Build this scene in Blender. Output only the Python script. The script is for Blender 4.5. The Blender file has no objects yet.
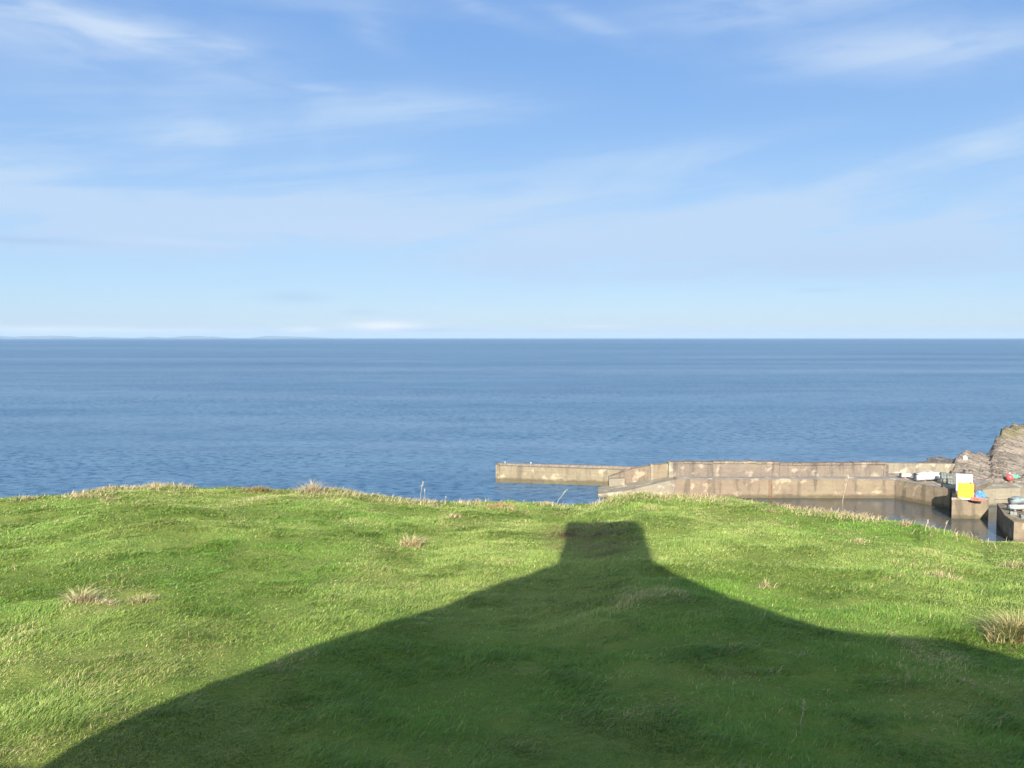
import bpy, bmesh, math, random
import numpy as np
from mathutils import Vector, Matrix, noise as mnoise

random.seed(7)
rng = np.random.default_rng(7)
sc = bpy.context.scene
COL = sc.collection
R = math.radians

# ------------------------------------------------------------------ camera
FPX, TH, CZ = 850.0, R(3.1), 27.0
cam = bpy.data.cameras.new('camera')
cam.sensor_width = 36.0
cam.lens = 36.0 * FPX / 1024.0
cam.clip_start = 0.1
cam.clip_end = 300000.0
cam_o = bpy.data.objects.new('camera', cam)
COL.objects.link(cam_o)
cam_o.location = (0, 0, CZ)
cam_o.rotation_euler = (math.pi / 2 - TH, 0, 0)
sc.camera = cam_o

# ------------------------------------------------------------------ view
sc.view_settings.view_transform = 'Standard'
sc.view_settings.look = 'None'
sc.view_settings.gamma = 1.0
sc.view_settings.use_curve_mapping = False
sc.view_settings.exposure = 1.74

# ------------------------------------------------------------------ sun
SUN_EL, SUN_AZ = R(24.0), R(186.0)            # azimuth clockwise from +Y
S = Vector((math.sin(SUN_AZ) * math.cos(SUN_EL), math.cos(SUN_AZ) * math.cos(SUN_EL), math.sin(SUN_EL)))
sun = bpy.data.lights.new('sun', 'SUN')
sun.energy = 4.6
sun.angle = R(0.5)
sun.color = (1.0, 0.93, 0.82)
sun_o = bpy.data.objects.new('sun', sun)
COL.objects.link(sun_o)
sun_o.rotation_euler = S.to_track_quat('Z', 'Y').to_euler()
sun_o.location = (0, -60, 80)


# ------------------------------------------------------------------ node helpers
class NT:
    def __init__(s, tree):
        s.t = tree
        s.n = tree.nodes
        s.l = tree.links

    def new(s, typ, **kw):
        n = s.n.new(typ)
        for k, v in kw.items():
            setattr(n, k, v)
        return n

    def put(s, sock, v):
        if isinstance(v, bpy.types.NodeSocket):
            s.l.new(v, sock)
        elif v is not None:
            if sock.type == 'RGBA' and not isinstance(v, (int, float)) and len(v) == 3:
                v = (*v, 1)
            sock.default_value = v

    def m(s, op, a, b=None, c=None, clamp=False):
        n = s.new('ShaderNodeMath', operation=op, use_clamp=clamp)
        s.put(n.inputs[0], a)
        if b is not None: s.put(n.inputs[1], b)
        if c is not None: s.put(n.inputs[2], c)
        return n.outputs[0]

    def mix(s, fac, a, b, blend='MIX'):
        n = s.new('ShaderNodeMix', data_type='RGBA', blend_type=blend)
        s.put(n.inputs[0], fac)
        s.put(n.inputs[6], a)
        s.put(n.inputs[7], b)
        return n.outputs[2]

    def vec(s, x, y, z=0.0):
        n = s.new('ShaderNodeCombineXYZ')
        s.put(n.inputs[0], x); s.put(n.inputs[1], y); s.put(n.inputs[2], z)
        return n.outputs[0]

    def sep(s, v):
        n = s.new('ShaderNodeSeparateXYZ')
        s.put(n.inputs[0], v)
        return n.outputs

    def noise(s, v, scale, detail=4, rough=0.5, dist=0.0):
        n = s.new('ShaderNodeTexNoise')
        s.put(n.inputs['Vector'], v)
        n.inputs['Scale'].default_value = scale
        n.inputs['Detail'].default_value = detail
        n.inputs['Roughness'].default_value = rough
        n.inputs['Distortion'].default_value = dist
        return n.outputs[0]

    def ramp(s, v, lo, hi, a=0.0, b=1.0):
        n = s.new('ShaderNodeMapRange', interpolation_type='SMOOTHSTEP')
        s.put(n.inputs[0], v)
        n.inputs[1].default_value = lo; n.inputs[2].default_value = hi
        n.inputs[3].default_value = a; n.inputs[4].default_value = b
        return n.outputs[0]

    def scale(s, v, k):
        n = s.new('ShaderNodeVectorMath', operation='MULTIPLY')
        s.put(n.inputs[0], v)
        n.inputs[1].default_value = k
        return n.outputs[0]


# ------------------------------------------------------------------ world: sky and thin cloud
world = bpy.data.worlds.new('World')
sc.world = world
world.use_nodes = True
W = NT(world.node_tree)
W.n.clear()
sky = W.new('ShaderNodeTexSky', sky_type='NISHITA')
sky.sun_disc = False
sky.sun_elevation = SUN_EL
sky.sun_rotation = SUN_AZ
sky.altitude = 20
sky.air_density = 1.0
sky.dust_density = 0.15
sky.ozone_density = 2.2
tc = W.new('ShaderNodeTexCoord')
dx, dy, dz = W.sep(tc.outputs['Generated'])
az = W.m('ARCTAN2', dx, dy)                    # 0 = straight out to sea, + to the right
el = W.m('ARCSINE', dz)
wv = W.vec(W.m('MULTIPLY', az, 1.0), W.m('MULTIPLY', el, 3.2), 0.0)
n_big = W.noise(wv, 2.6, 6, 0.55, 0.6)
n_fine = W.noise(W.vec(W.m('ADD', az, W.m('MULTIPLY', el, 0.5)), W.m('MULTIPLY', el, 4.2), 3.1), 8.0, 6, 0.52, 0.45)
n_fib = W.noise(W.vec(W.m('ADD', W.m('MULTIPLY', az, 0.55), W.m('MULTIPLY', el, -0.6)), W.m('ADD', W.m('MULTIPLY', el, 5.0), W.m('MULTIPLY', az, -0.55)), 5.3), 6.0, 8, 0.58, 0.6)
n_str = W.noise(W.vec(az, W.m('MULTIPLY', el, 11.0), 7.7), 3.0, 5, 0.5, 0.4)


def blob(px, py, rx, ry, slope=0.0):
    """soft patch of thin cloud round one bearing and elevation; sizes in 1/850 radian"""
    u = (px - 512) / FPX; v = (py - 384) / FPX
    d = Vector((u, math.cos(TH) - v * math.sin(TH), -math.sin(TH) - v * math.cos(TH))).normalized()
    a0, e0 = math.atan2(d.x, d.y), math.asin(d.z)
    da = W.m('SUBTRACT', az, a0)
    de = W.m('SUBTRACT', W.m('SUBTRACT', el, e0), W.m('MULTIPLY', da, slope))
    a = W.m('DIVIDE', da, rx / FPX); e = W.m('DIVIDE', de, ry / FPX)
    return W.m('EXPONENT', W.m('MULTIPLY', W.m('ADD', W.m('MULTIPLY', a, a), W.m('MULTIPLY', e, e)), -1.0))


def total(items):
    r = None
    for k_, args in items:
        b_ = W.m('MULTIPLY', blob(*args), k_)
        r = b_ if r is None else W.m('ADD', r, b_)
    return r


veil = total([(1.0, (60, 185, 250, 62, -0.03)), (0.6, (240, 135, 130, 24, -0.1)), (0.55, (400, 108, 120, 22, 0.02)),
              (0.8, (560, 225, 300, 36, 0.02)), (0.75, (300, 225, 260, 34)), (1.1, (860, 218, 260, 40, 0.14)), (0.5, (740, 260, 260, 30, 0.0)),
              (0.7, (950, 152, 150, 13, 0.26)), (0.55, (680, 160, 140, 24, 0.05)), (0.6, (960, 255, 160, 34, 0.05))])
veil = W.m('MULTIPLY', veil, W.ramp(n_big, 0.34, 0.58, 0.45, 1.1))
veil = W.m('MULTIPLY', veil, W.ramp(n_fib, 0.34, 0.60, 0.45, 1.2))
veil = W.m('MULTIPLY', veil, 0.95, clamp=True)
white = total([(0.85, (40, 20, 170, 34, -0.06)), (0.6, (150, 42, 90, 16, -0.22)), (0.55, (222, 46, 34, 9)), (0.55, (320, 88, 26, 4)),
               (0.45, (375, 30, 26, 14, -0.3)), (0.35, (330, 2, 160, 10)), (0.75, (780, 8, 130, 20)), (0.75, (940, 50, 130, 22, -0.05)),
               (0.35, (850, 50, 90, 16)), (0.4, (585, 22, 60, 9, -0.4)), (0.3, (470, 4, 70, 8, -0.3)), (0.55, (185, 242, 60, 2.6)),
               (0.22, (480, 112, 70, 9, 0.1)), (0.25, (400, 232, 160, 12))])
white = W.m('MULTIPLY', white, W.m('MULTIPLY', W.ramp(n_fine, 0.30, 0.62, 0.30, 1.0), W.ramp(n_fib, 0.32, 0.62, 0.62, 0.88)))
low = total([(0.9, (385, 326, 32, 4.5)), (0.7, (302, 330, 16, 3.2)), (0.7, (50, 330, 70, 4.0)), (0.3, (595, 326, 30, 1.6)), (0.4, (180, 331, 70, 2.5))])
low = W.m('MULTIPLY', low, W.ramp(n_str, 0.3, 0.62, 0.6, 1.1))
grey = total([(0.30, (295, 297, 28, 5)), (0.35, (20, 240, 60, 3.2)), (0.22, (360, 312, 16, 2.5)), (0.25, (820, 290, 22, 2.0)), (0.3, (425, 330, 40, 1.8)), (0.10, (880, 262, 200, 18))])
STR = 0.06
K = 1.0 / STR
def kc(r, g, b_):                             # a radiance, written in the units of the sky texture
    return (r * K, g * K, b_ * K)


elp = W.m('MAXIMUM', el, 0.0)
hz1 = W.m('EXPONENT', W.m('MULTIPLY', elp, -22.0))
hz2 = W.m('EXPONENT', W.m('MULTIPLY', elp, -4.6))
base = W.mix(hz2, kc(0.036, 0.088, 0.215), kc(0.142, 0.228, 0.305))     # moist sea air over the clear blue
base = W.mix(W.m('MULTIPLY', hz1, 0.92), base, kc(0.112, 0.146, 0.182))
base = W.mix(0.14, base, sky.outputs[0])
c = W.mix(veil, base, kc(0.158, 0.211, 0.281))
c = W.mix(W.m('MULTIPLY', white, 0.85), c, kc(0.190, 0.230, 0.285))
c = W.mix(W.m('MULTIPLY', low, 0.8, clamp=True), c, kc(0.30, 0.30, 0.30))
c = W.mix(grey, c, kc(0.115, 0.160, 0.235))
# glow added to the unseen sky round the sun, behind the camera, to lift shade
dot = W.new('ShaderNodeVectorMath', operation='DOT_PRODUCT')
W.l.new(tc.outputs['Generated'], dot.inputs[0])
dot.inputs[1].default_value = tuple(S)
aur = W.m('POWER', W.m('MAXIMUM', dot.outputs['Value'], 0.0), 3.0)
back = W.ramp(dy, 0.25, -0.5)
glow = W.m('ADD', W.m('MULTIPLY', aur, 0.9), W.m('MULTIPLY', back, 0.30))
c = W.mix(1.0, c, W.mix(glow, (0, 0, 0), kc(0.58, 0.62, 0.52)), 'ADD')
bg = W.new('ShaderNodeBackground')
W.put(bg.inputs[0], c)
bg.inputs[1].default_value = STR
wo = W.new('ShaderNodeOutputWorld')
W.l.new(bg.outputs[0], wo.inputs[0])


# ------------------------------------------------------------------ object helpers
def tag(o, label=None, cat=None, group=None, kind=None):
    if label: o['label'] = label
    if cat: o['category'] = cat
    if group: o['group'] = group
    if kind: o['kind'] = kind
    return o


def empty(name, loc, label=None, cat=None, group=None, rz=0.0):
    o = bpy.data.objects.new(name, None)
    o.empty_display_size = 0.3
    o.location = loc
    o.rotation_euler = (0, 0, rz)
    COL.objects.link(o)
    return tag(o, label, cat, group)


def mesh_obj(name, verts, faces, mat, parent=None, smooth=False):
    me = bpy.data.meshes.new(name)
    me.from_pydata([tuple(v) for v in verts], [], [tuple(f) for f in faces])
    me.materials.append(mat)
    if smooth:
        me.polygons.foreach_set('use_smooth', [True] * len(me.polygons))
    me.update()
    o = bpy.data.objects.new(name, me)
    COL.objects.link(o)
    if parent: o.parent = parent
    return o


def bm_obj(name, bm, mat, parent=None, smooth=False):
    me = bpy.data.meshes.new(name)
    bmesh.ops.recalc_face_normals(bm, faces=bm.faces)
    bm.to_mesh(me)
    bm.free()
    me.materials.append(mat)
    if smooth:
        me.polygons.foreach_set('use_smooth', [True] * len(me.polygons))
    o = bpy.data.objects.new(name, me)
    COL.objects.link(o)
    if parent: o.parent = parent
    return o


def box(bm, x0, x1, y0, y1, z0, z1, bev=0.0, mat4=None):
    vs = [bm.verts.new((x, y, z)) for z in (z0, z1) for y in (y0, y1) for x in (x0, x1)]
    fs = [(0, 2, 3, 1), (4, 5, 7, 6), (0, 1, 5, 4), (2, 6, 7, 3), (0, 4, 6, 2), (1, 3, 7, 5)]
    faces = [bm.faces.new([vs[i] for i in f]) for f in fs]
    if bev > 0:
        es = list({e for f in faces for e in f.edges})
        r = bmesh.ops.bevel(bm, geom=es, offset=bev, segments=2, affect='EDGES', profile=0.6)
        vs = list({v for f in r['faces'] for v in f.verts} | {v for v in vs if v.is_valid})
    if mat4 is not None:
        bmesh.ops.transform(bm, matrix=mat4, verts=[v for v in vs if v.is_valid])


def prism(bm, pts, z0, z1):
    """pts: plan polygon; z0, z1 numbers or per-point lists"""
    n = len(pts)
    a = [z0] * n if not hasattr(z0, '__len__') else z0
    b = [z1] * n if not hasattr(z1, '__len__') else z1
    lo = [bm.verts.new((p[0], p[1], a[i])) for i, p in enumerate(pts)]
    hi = [bm.verts.new((p[0], p[1], b[i])) for i, p in enumerate(pts)]
    bm.faces.new(list(reversed(lo)))
    bm.faces.new(hi)
    for i in range(n):
        j = (i + 1) % n
        bm.faces.new((lo[i], lo[j], hi[j], hi[i]))


def tube(bm, pts, rad, seg=6, closed_ends=True):
    rings = []
    pts = [Vector(p) for p in pts]
    for i, p in enumerate(pts):
        d = (pts[min(i + 1, len(pts) - 1)] - pts[max(i - 1, 0)]).normalized()
        a = d.cross(Vector((0, 0, 1)))
        if a.length < 0.01: a = d.cross(Vector((1, 0, 0)))
        a.normalize(); b = d.cross(a)
        r = rad[i] if hasattr(rad, '__len__') else rad
        rings.append([bm.verts.new(p + (a * math.cos(t) + b * math.sin(t)) * r) for t in [2 * math.pi * k / seg for k in range(seg)]])
    for i in range(len(rings) - 1):
        for k in range(seg):
            bm.faces.new((rings[i][k], rings[i][(k + 1) % seg], rings[i + 1][(k + 1) % seg], rings[i + 1][k]))
    if closed_ends:
        bm.faces.new(rings[0]); bm.faces.new(list(reversed(rings[-1])))


# ------------------------------------------------------------------ materials
MATS = {}


def new_mat(name):
    m = bpy.data.materials.new(name)
    m.use_nodes = True
    t = NT(m.node_tree)
    p = m.node_tree.nodes['Principled BSDF']
    geo = t.new('ShaderNodeNewGeometry')
    MATS[name] = m
    return m, t, p, geo.outputs['Position']


def simple(name, col, rough=0.6, var=0.15, scale=3.0, metal=0.0, bump=0.0, spec=0.3):
    m, t, p, pos = new_mat(name)
    n = t.noise(pos, scale, 5, 0.6)
    dark = tuple(c * (1 - var) for c in col); light = tuple(min(1, c * (1 + var)) for c in col)
    t.put(p.inputs['Base Color'], t.mix(t.ramp(n, 0.3, 0.7), dark, light))
    p.inputs['Roughness'].default_value = rough
    p.inputs['Metallic'].default_value = metal
    p.inputs['Specular IOR Level'].default_value = spec
    if bump:
        b = t.new('ShaderNodeBump')
        b.inputs['Distance'].default_value = bump
        t.put(b.inputs['Height'], t.noise(pos, scale * 4, 4, 0.6))
        t.l.new(b.outputs[0], p.inputs['Normal'])
    return m


def stone(name, a, b, stain, weed_refl_z=0.9, joint=2.4):
    m, t, p, pos = new_mat(name)
    x, y, z = t.sep(pos)
    n1 = t.noise(pos, 0.22, 5, 0.6)
    n2 = t.noise(pos, 1.3, 6, 0.65)
    n3 = t.noise(t.vec(t.m('MULTIPLY', x, 0.9), t.m('MULTIPLY', y, 0.9), t.m('MULTIPLY', z, 0.12)), 1.0, 5, 0.6)
    base = t.mix(t.ramp(n1, 0.36, 0.64), a, b)
    base = t.mix(t.ramp(n2, 0.50, 0.78, 0, 0.55), base, stain)
    base = t.mix(t.ramp(n3, 0.50, 0.66, 0, 0.75), base, stain)           # run-off streaks
    n4 = t.noise(pos, 0.6, 3, 0.5)
    base = t.mix(t.ramp(n4, 0.56, 0.68, 0, 0.7), base, tuple(min(1, c_ * 1.7) for c_ in a))   # patched, lime-washed spots
    br = t.new('ShaderNodeTexBrick')
    br.inputs['Scale'].default_value = 1.0
    br.inputs['Brick Width'].default_value = joint
    br.inputs['Row Height'].default_value = 0.8
    br.inputs['Mortar Size'].default_value = 0.05
    br.inputs['Mortar Smooth'].default_value = 0.3
    br.inputs['Color1'].default_value = (1, 1, 1, 1)
    br.inputs['Color2'].default_value = (0.80, 0.80, 0.80, 1)
    br.inputs['Mortar'].default_value = (0.50, 0.48, 0.45, 1)
    wob = t.noise(pos, 0.9, 3, 0.6)
    t.put(br.inputs['Vector'], t.vec(t.m('ADD', t.m('ADD', x, t.m('MULTIPLY', y, 0.35)), t.m('MULTIPLY', wob, 0.7)), t.m('ADD', z, t.m('MULTIPLY', wob, 0.5))))
    base = t.mix(0.06, base, br.outputs[0], 'MULTIPLY')
    if weed_refl_z:
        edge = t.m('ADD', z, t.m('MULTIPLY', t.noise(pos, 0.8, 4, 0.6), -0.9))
        wf = t.ramp(edge, weed_refl_z - 0.95, weed_refl_z - 0.45, 0.75, 0.0)
        base = t.mix(wf, base, (0.055, 0.046, 0.026))                 # weed below high-water mark; on the breakwater also its painted water reflection
    t.put(p.inputs['Base Color'], base)
    p.inputs['Roughness'].default_value = 0.9
    p.inputs['Specular IOR Level'].default_value = 0.15
    bmp = t.new('ShaderNodeBump')
    bmp.inputs['Distance'].default_value = 0.12
    t.put(bmp.inputs['Height'], t.m('ADD', n2, t.m('MULTIPLY', br.outputs['Fac'], -0.12)))
    t.l.new(bmp.outputs[0], p.inputs['Normal'])
    return m


M_wall = stone('quay_stone', (0.152, 0.123, 0.083), (0.133, 0.101, 0.076), (0.069, 0.056, 0.042), weed_refl_z=0.75)
M_wall2 = stone('breakwater_stone', (0.151, 0.128, 0.087), (0.136, 0.112, 0.076), (0.080, 0.068, 0.049), weed_refl_z=1.15, joint=3.6)  # weed band set higher, painting in the wall's dark reflection at its foot
M_par = stone('parapet_stone', (0.136, 0.112, 0.088), (0.113, 0.090, 0.075), (0.061, 0.055, 0.048), weed_refl_z=0, joint=1.9)
M_deck = stone('deck_concrete', (0.191, 0.171, 0.145), (0.155, 0.140, 0.126), (0.114, 0.104, 0.095), weed_refl_z=0, joint=4.0)
M_pale = stone('pale_concrete', (0.169, 0.150, 0.112), (0.151, 0.132, 0.101), (0.105, 0.090, 0.075), weed_refl_z=0.6, joint=3.0)
M_white = simple('white_paint', (0.52, 0.53, 0.52), 0.5, 0.05, 2.0)
M_offw = simple('off_white', (0.40, 0.41, 0.40), 0.5, 0.15, 2.0)
M_sail = simple('boat_cover', (0.40, 0.41, 0.42), 0.8, 0.2, 1.5, bump=0.1)
M_yellow = simple('yellow_paint', (0.50, 0.255, 0.022), 0.5, 0.05, 2.0)
M_yrib = simple('worn_yellow', (0.42, 0.22, 0.012), 0.6, 0.3, 6.0)
M_red = simple('red_plastic', (0.38, 0.06, 0.06), 0.4, 0.1, 3.0)
M_blue = simple('blue_tarp', (0.07, 0.19, 0.40), 0.6, 0.2, 5.0, bump=0.1)
M_net = simple('pink_net', (0.30, 0.12, 0.10), 0.9, 0.4, 9.0, bump=0.1)
M_rope = simple('green_net', (0.10, 0.30, 0.22), 0.9, 0.4, 9.0, bump=0.1)
M_grey = simple('grey_paint', (0.13, 0.155, 0.16), 0.55, 0.25, 2.0)
M_lgrey = simple('light_grey_paint', (0.24, 0.28, 0.28), 0.55, 0.2, 2.0)
M_dark = simple('dark_iron', (0.035, 0.035, 0.04), 0.7, 0.3, 4.0)
M_rust = simple('rusty_iron', (0.16, 0.07, 0.035), 0.85, 0.4, 6.0)
M_wood = simple('brown_timber', (0.20, 0.13, 0.08), 0.85, 0.3, 4.0)
M_glass = simple('window_glass', (0.03, 0.04, 0.05), 0.08, 0.1, 1.0, spec=0.5)
M_harl = simple('harled_wall', (0.66, 0.63, 0.56), 0.95, 0.08, 2.0, bump=0.01)
M_slate = simple('slate', (0.09, 0.09, 0.10), 0.7, 0.25, 5.0, bump=0.01)
M_lead = simple('chimney_stone', (0.33, 0.28, 0.22), 0.9, 0.25, 3.0, bump=0.01)


# ------------------------------------------------------------------ numpy noise and the lie of the land
def _h(ix, iy, seed):
    v = (ix.astype(np.int64) * 374761393 + iy.astype(np.int64) * 668265263 + seed * 1274126177) & 0xFFFFFFFF
    v = ((v ^ (v >> 13)) * 1274126177) & 0xFFFFFFFF
    v = (v ^ (v >> 16)) & 0xFFFFFF
    return v / float(0xFFFFFF)


def vn(x, y, seed=0):
    x = np.asarray(x, float); y = np.asarray(y, float)
    ix = np.floor(x); iy = np.floor(y)
    fx = x - ix; fy = y - iy
    fx = fx * fx * fx * (fx * (fx * 6 - 15) + 10); fy = fy * fy * fy * (fy * (fy * 6 - 15) + 10)
    a = _h(ix, iy, seed); b = _h(ix + 1, iy, seed); c_ = _h(ix, iy + 1, seed); d = _h(ix + 1, iy + 1, seed)
    return (a * (1 - fx) + b * fx) * (1 - fy) + (c_ * (1 - fx) + d * fx) * fy


def fbm(x, y, seed=0, oct=4):
    r = 0; a = 1; s = 0
    for i in range(oct):
        r = r + a * vn(x, y, seed + i * 17); s += a
        a *= 0.5
        x, y = x * 1.93 + y * 0.61 + 3.1, y * 1.93 - x * 0.61 + 7.7
    return r / s


LIP_AZ = np.radians([-60, -44, -31.3, -28.2, -24.9, -22.1, -17.3, -13.5, -11.2, -7.6, -4.9, -2.2, 1.2, 3.3, 5.3, 8.6, 12.6, 15.8, 18.9, 21.9, 24.8, 27.5, 29.4, 31.4, 43.2, 60])
LIP_T = np.array([.150, .155, .161, .161, .160, .160, .170, .174, .178, .189, .194, .193, .196, .197, .195, .183, .184, .185, .191, .194, .198, .204, .210, .208, .193, .19])
LIP_T = LIP_T + 0.0008


def land(x, y):
    """height of the clifftop field and of the slope below its brink"""
    x = np.asarray(x, float); y = np.asarray(y, float)
    s = np.hypot(x, y); a = np.arctan2(x, y)
    D = np.interp(np.degrees(a), [-180, -90, -60, -45, -30, 0, 15, 30, 45, 60, 90, 180], [160, 120, 60, 44, 42, 38, 36, 31, 30, 45, 110, 160])
    T = np.interp(a, LIP_AZ, LIP_T, left=.05, right=.05)
    w = np.clip((np.abs(a) - R(60)) / R(25), 0, 1)
    T = T * (1 - w) + w * 0.05
    zl = np.where(w > 0, 0, 0) + D * T
    h0 = 4.2
    t = np.clip(s / D, 0, 1)
    z = CZ - (h0 + (zl - h0) * t)
    o = np.clip(s - D, 0, None)
    m = (zl - h0) / D
    z = z - (m * np.clip(o, 0, 2) + 0.10 * np.clip(o, 0, 5) ** 2 + 1.15 * np.clip(o - 5, 0, None)) - 0.12 * o
    rough = (fbm(x * 0.35, y * 0.35, 5, 3) - 0.5) * 0.30 + (fbm(x * 1.3, y * 1.3, 9, 3) - 0.5) * 0.10 + (fbm(x * 2.9, y * 2.9, 19, 2) - 0.5) * 0.055
    rocky = np.clip((o - 6) / 4, 0, 1)
    rough = rough * np.clip(s / 8, 0.1, 1) + rocky * (fbm(x * 0.3, y * 0.3, 31, 5) - 0.5) * 4.0
    return np.maximum(z + rough, -4.0)


def view_dir(px, py):
    u = (px - 512) / FPX; v = (py - 384) / FPX
    return np.array([u, math.cos(TH) - v * math.sin(TH), -math.sin(TH) - v * math.cos(TH)])


def find(px, py, fn, t0=6.0, t1=400.0):
    """where a sight line meets the surface fn(x, y)"""
    d = view_dir(px, py)
    t = np.arange(t0, t1, 0.03)
    hit = CZ + d[2] * t < fn(d[0] * t, d[1] * t)
    i = np.argmax(hit)
    tt = t[i] if hit.any() else t1
    return Vector((d[0] * tt, d[1] * tt, float(fn(d[0] * tt, d[1] * tt))))


def at_z(px, py, z):
    d = view_dir(px, py)
    t = (z - CZ) / d[2]
    return d[0] * t, d[1] * t


def grid_mesh(name, X, Y, Z, mat, smooth=True, wrap=False):
    ni, nj = X.shape
    v = np.stack([X, Y, Z], -1).reshape(-1, 3)
    idx = np.arange(ni * nj).reshape(ni, nj)
    f = np.stack([idx[:-1, :-1], idx[1:, :-1], idx[1:, 1:], idx[:-1, 1:]], -1).reshape(-1, 4)
    if wrap:
        f2 = np.stack([idx[-1, :-1], idx[0, :-1], idx[0, 1:], idx[-1, 1:]], -1).reshape(-1, 4)
        f = np.concatenate([f, f2])
    return fast_mesh(name, v, f, mat, smooth)


def fast_mesh(name, v, f, mat, smooth=False, colors=None, tris=None):
    me = bpy.data.meshes.new(name)
    me.vertices.add(len(v))
    me.vertices.foreach_set('co', np.asarray(v, np.float32).ravel())
    parts = [np.asarray(f, np.int32)] if f is not None else []
    if tris is not None: parts.append(np.asarray(tris, np.int32))
    loops = np.concatenate([p.ravel() for p in parts])
    tot = np.concatenate([np.full(len(p), p.shape[1], np.int32) for p in parts])
    start = np.concatenate([[0], np.cumsum(tot)[:-1]]).astype(np.int32)
    me.loops.add(len(loops))
    me.loops.foreach_set('vertex_index', loops)
    me.polygons.add(len(tot))
    me.polygons.foreach_set('loop_start', start)
    me.polygons.foreach_set('loop_total', tot)
    if smooth: me.polygons.foreach_set('use_smooth', np.ones(len(tot), bool))
    if colors is not None:
        at = me.color_attributes.new('tint', 'FLOAT_COLOR', 'POINT')
        cc = np.ones((len(v), 4), np.float32); cc[:, :3] = colors
        at.data.foreach_set('color', cc.ravel())
    me.materials.append(mat)
    me.update(calc_edges=True)
    o = bpy.data.objects.new(name, me)
    COL.objects.link(o)
    return o


# turf under the blades, earth and rock on the drop below
m, t, p, pos = new_mat('turf')
x, y, z = t.sep(pos)
g = t.mix(t.ramp(t.noise(pos, 0.35, 5, 0.6), 0.35, 0.65), (0.095, 0.140, 0.026), (0.150, 0.180, 0.042))
g = t.mix(t.ramp(t.noise(pos, 2.3, 5, 0.7), 0.55, 0.75, 0, 0.6), g, (0.19, 0.16, 0.07))
rock = t.mix(t.ramp(t.noise(pos, 0.8, 6, 0.7), 0.35, 0.65), (0.10, 0.085, 0.07), (0.27, 0.22, 0.18))
rk = t.ramp(t.m('ADD', z, t.m('MULTIPLY', t.noise(pos, 0.3, 4), 5.0)), 13.5, 16.5, 1.0, 0.0)
t.put(p.inputs['Base Color'], t.mix(rk, g, rock))
p.inputs['Roughness'].default_value = 0.95
p.inputs['Specular IOR Level'].default_value = 0.1
b = t.new('ShaderNodeBump'); b.inputs['Distance'].default_value = 0.06
t.put(b.inputs['Height'], t.noise(pos, 14, 5, 0.7))
t.l.new(b.outputs[0], p.inputs['Normal'])
M_turf = m

az_f = np.radians(np.arange(-46, 46.01, 0.3))
az_b = np.radians(np.arange(48, 312.1, 3.0))
A = np.concatenate([az_f, az_b])
s_ = np.concatenate([[0.02, 1.5, 3, 4.5], np.arange(6, 56, 0.22), np.arange(56, 175, 3.0)])
AA, SS = np.meshgrid(A, s_, indexing='ij')
X, Y = np.sin(AA) * SS, np.cos(AA) * SS
ground = grid_mesh('ground', X, Y, land(X, Y), M_turf, True, wrap=True)
tag(ground, kind='structure')

# ------------------------------------------------------------------ sea
m, t, p, pos = new_mat('sea_water')
x, y, z = t.sep(pos)
swell = t.noise(t.vec(t.m('MULTIPLY', x, 0.55), y, 0), 0.07, 6, 0.72, 0.4)
chop = t.noise(t.vec(t.m('MULTIPLY', x, 0.75), y, 5), 0.60, 3, 0.7, 0.2)
slick = t.noise(t.vec(t.m('MULTIPLY', x, 0.16), y, 2), 0.012, 5, 0.6, 0.8)
slick2 = t.noise(t.vec(t.m('MULTIPLY', x, 0.10), y, 9), 0.0016, 5, 0.6, 0.6)
c1 = t.mix(t.ramp(slick, 0.36, 0.66), (0.044, 0.094, 0.155), (0.072, 0.132, 0.196))
c1 = t.mix(t.ramp(slick2, 0.40, 0.64, 0, 0.7), c1, (0.110, 0.168, 0.225))
band = t.noise(t.vec(t.m('MULTIPLY', x, 0.07), y, 4), 0.0065, 4, 0.55, 0.5)
c1 = t.mix(t.ramp(band, 0.52, 0.64, 0, 0.5), c1, (0.115, 0.175, 0.235))
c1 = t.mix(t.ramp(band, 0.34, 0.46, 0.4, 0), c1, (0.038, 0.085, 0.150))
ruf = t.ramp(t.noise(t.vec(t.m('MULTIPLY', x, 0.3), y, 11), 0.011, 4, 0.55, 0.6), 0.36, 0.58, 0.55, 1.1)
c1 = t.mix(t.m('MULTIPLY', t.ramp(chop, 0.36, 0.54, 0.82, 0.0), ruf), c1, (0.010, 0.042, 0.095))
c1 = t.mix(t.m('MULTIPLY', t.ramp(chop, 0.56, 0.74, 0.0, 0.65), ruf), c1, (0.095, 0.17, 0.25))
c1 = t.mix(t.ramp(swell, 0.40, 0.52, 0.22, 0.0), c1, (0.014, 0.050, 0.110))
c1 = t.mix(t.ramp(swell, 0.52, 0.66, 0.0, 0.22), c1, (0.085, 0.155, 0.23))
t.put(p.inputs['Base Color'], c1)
p.inputs['Roughness'].default_value = 0.42
p.inputs['IOR'].default_value = 1.33
p.inputs['Specular IOR Level'].default_value = 0.28
b = t.new('ShaderNodeBump'); b.inputs['Distance'].default_value = 0.35
b.inputs['Strength'].default_value = 0.8
t.put(b.inputs['Height'], t.m('ADD', t.m('MULTIPLY', swell, 1.2), t.m('MULTIPLY', chop, 0.7)))
t.l.new(b.outputs[0], p.inputs['Normal'])
SEA_R = 70000.0
ring = np.radians(np.arange(0, 360, 5))
rad = [1, 60, 150, 300, 700, 2000, 6000, 18000, SEA_R]
AA, SS = np.meshgrid(ring, rad, indexing='ij')
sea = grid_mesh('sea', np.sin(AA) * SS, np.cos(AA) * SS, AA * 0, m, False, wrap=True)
tag(sea, kind='structure')

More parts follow.
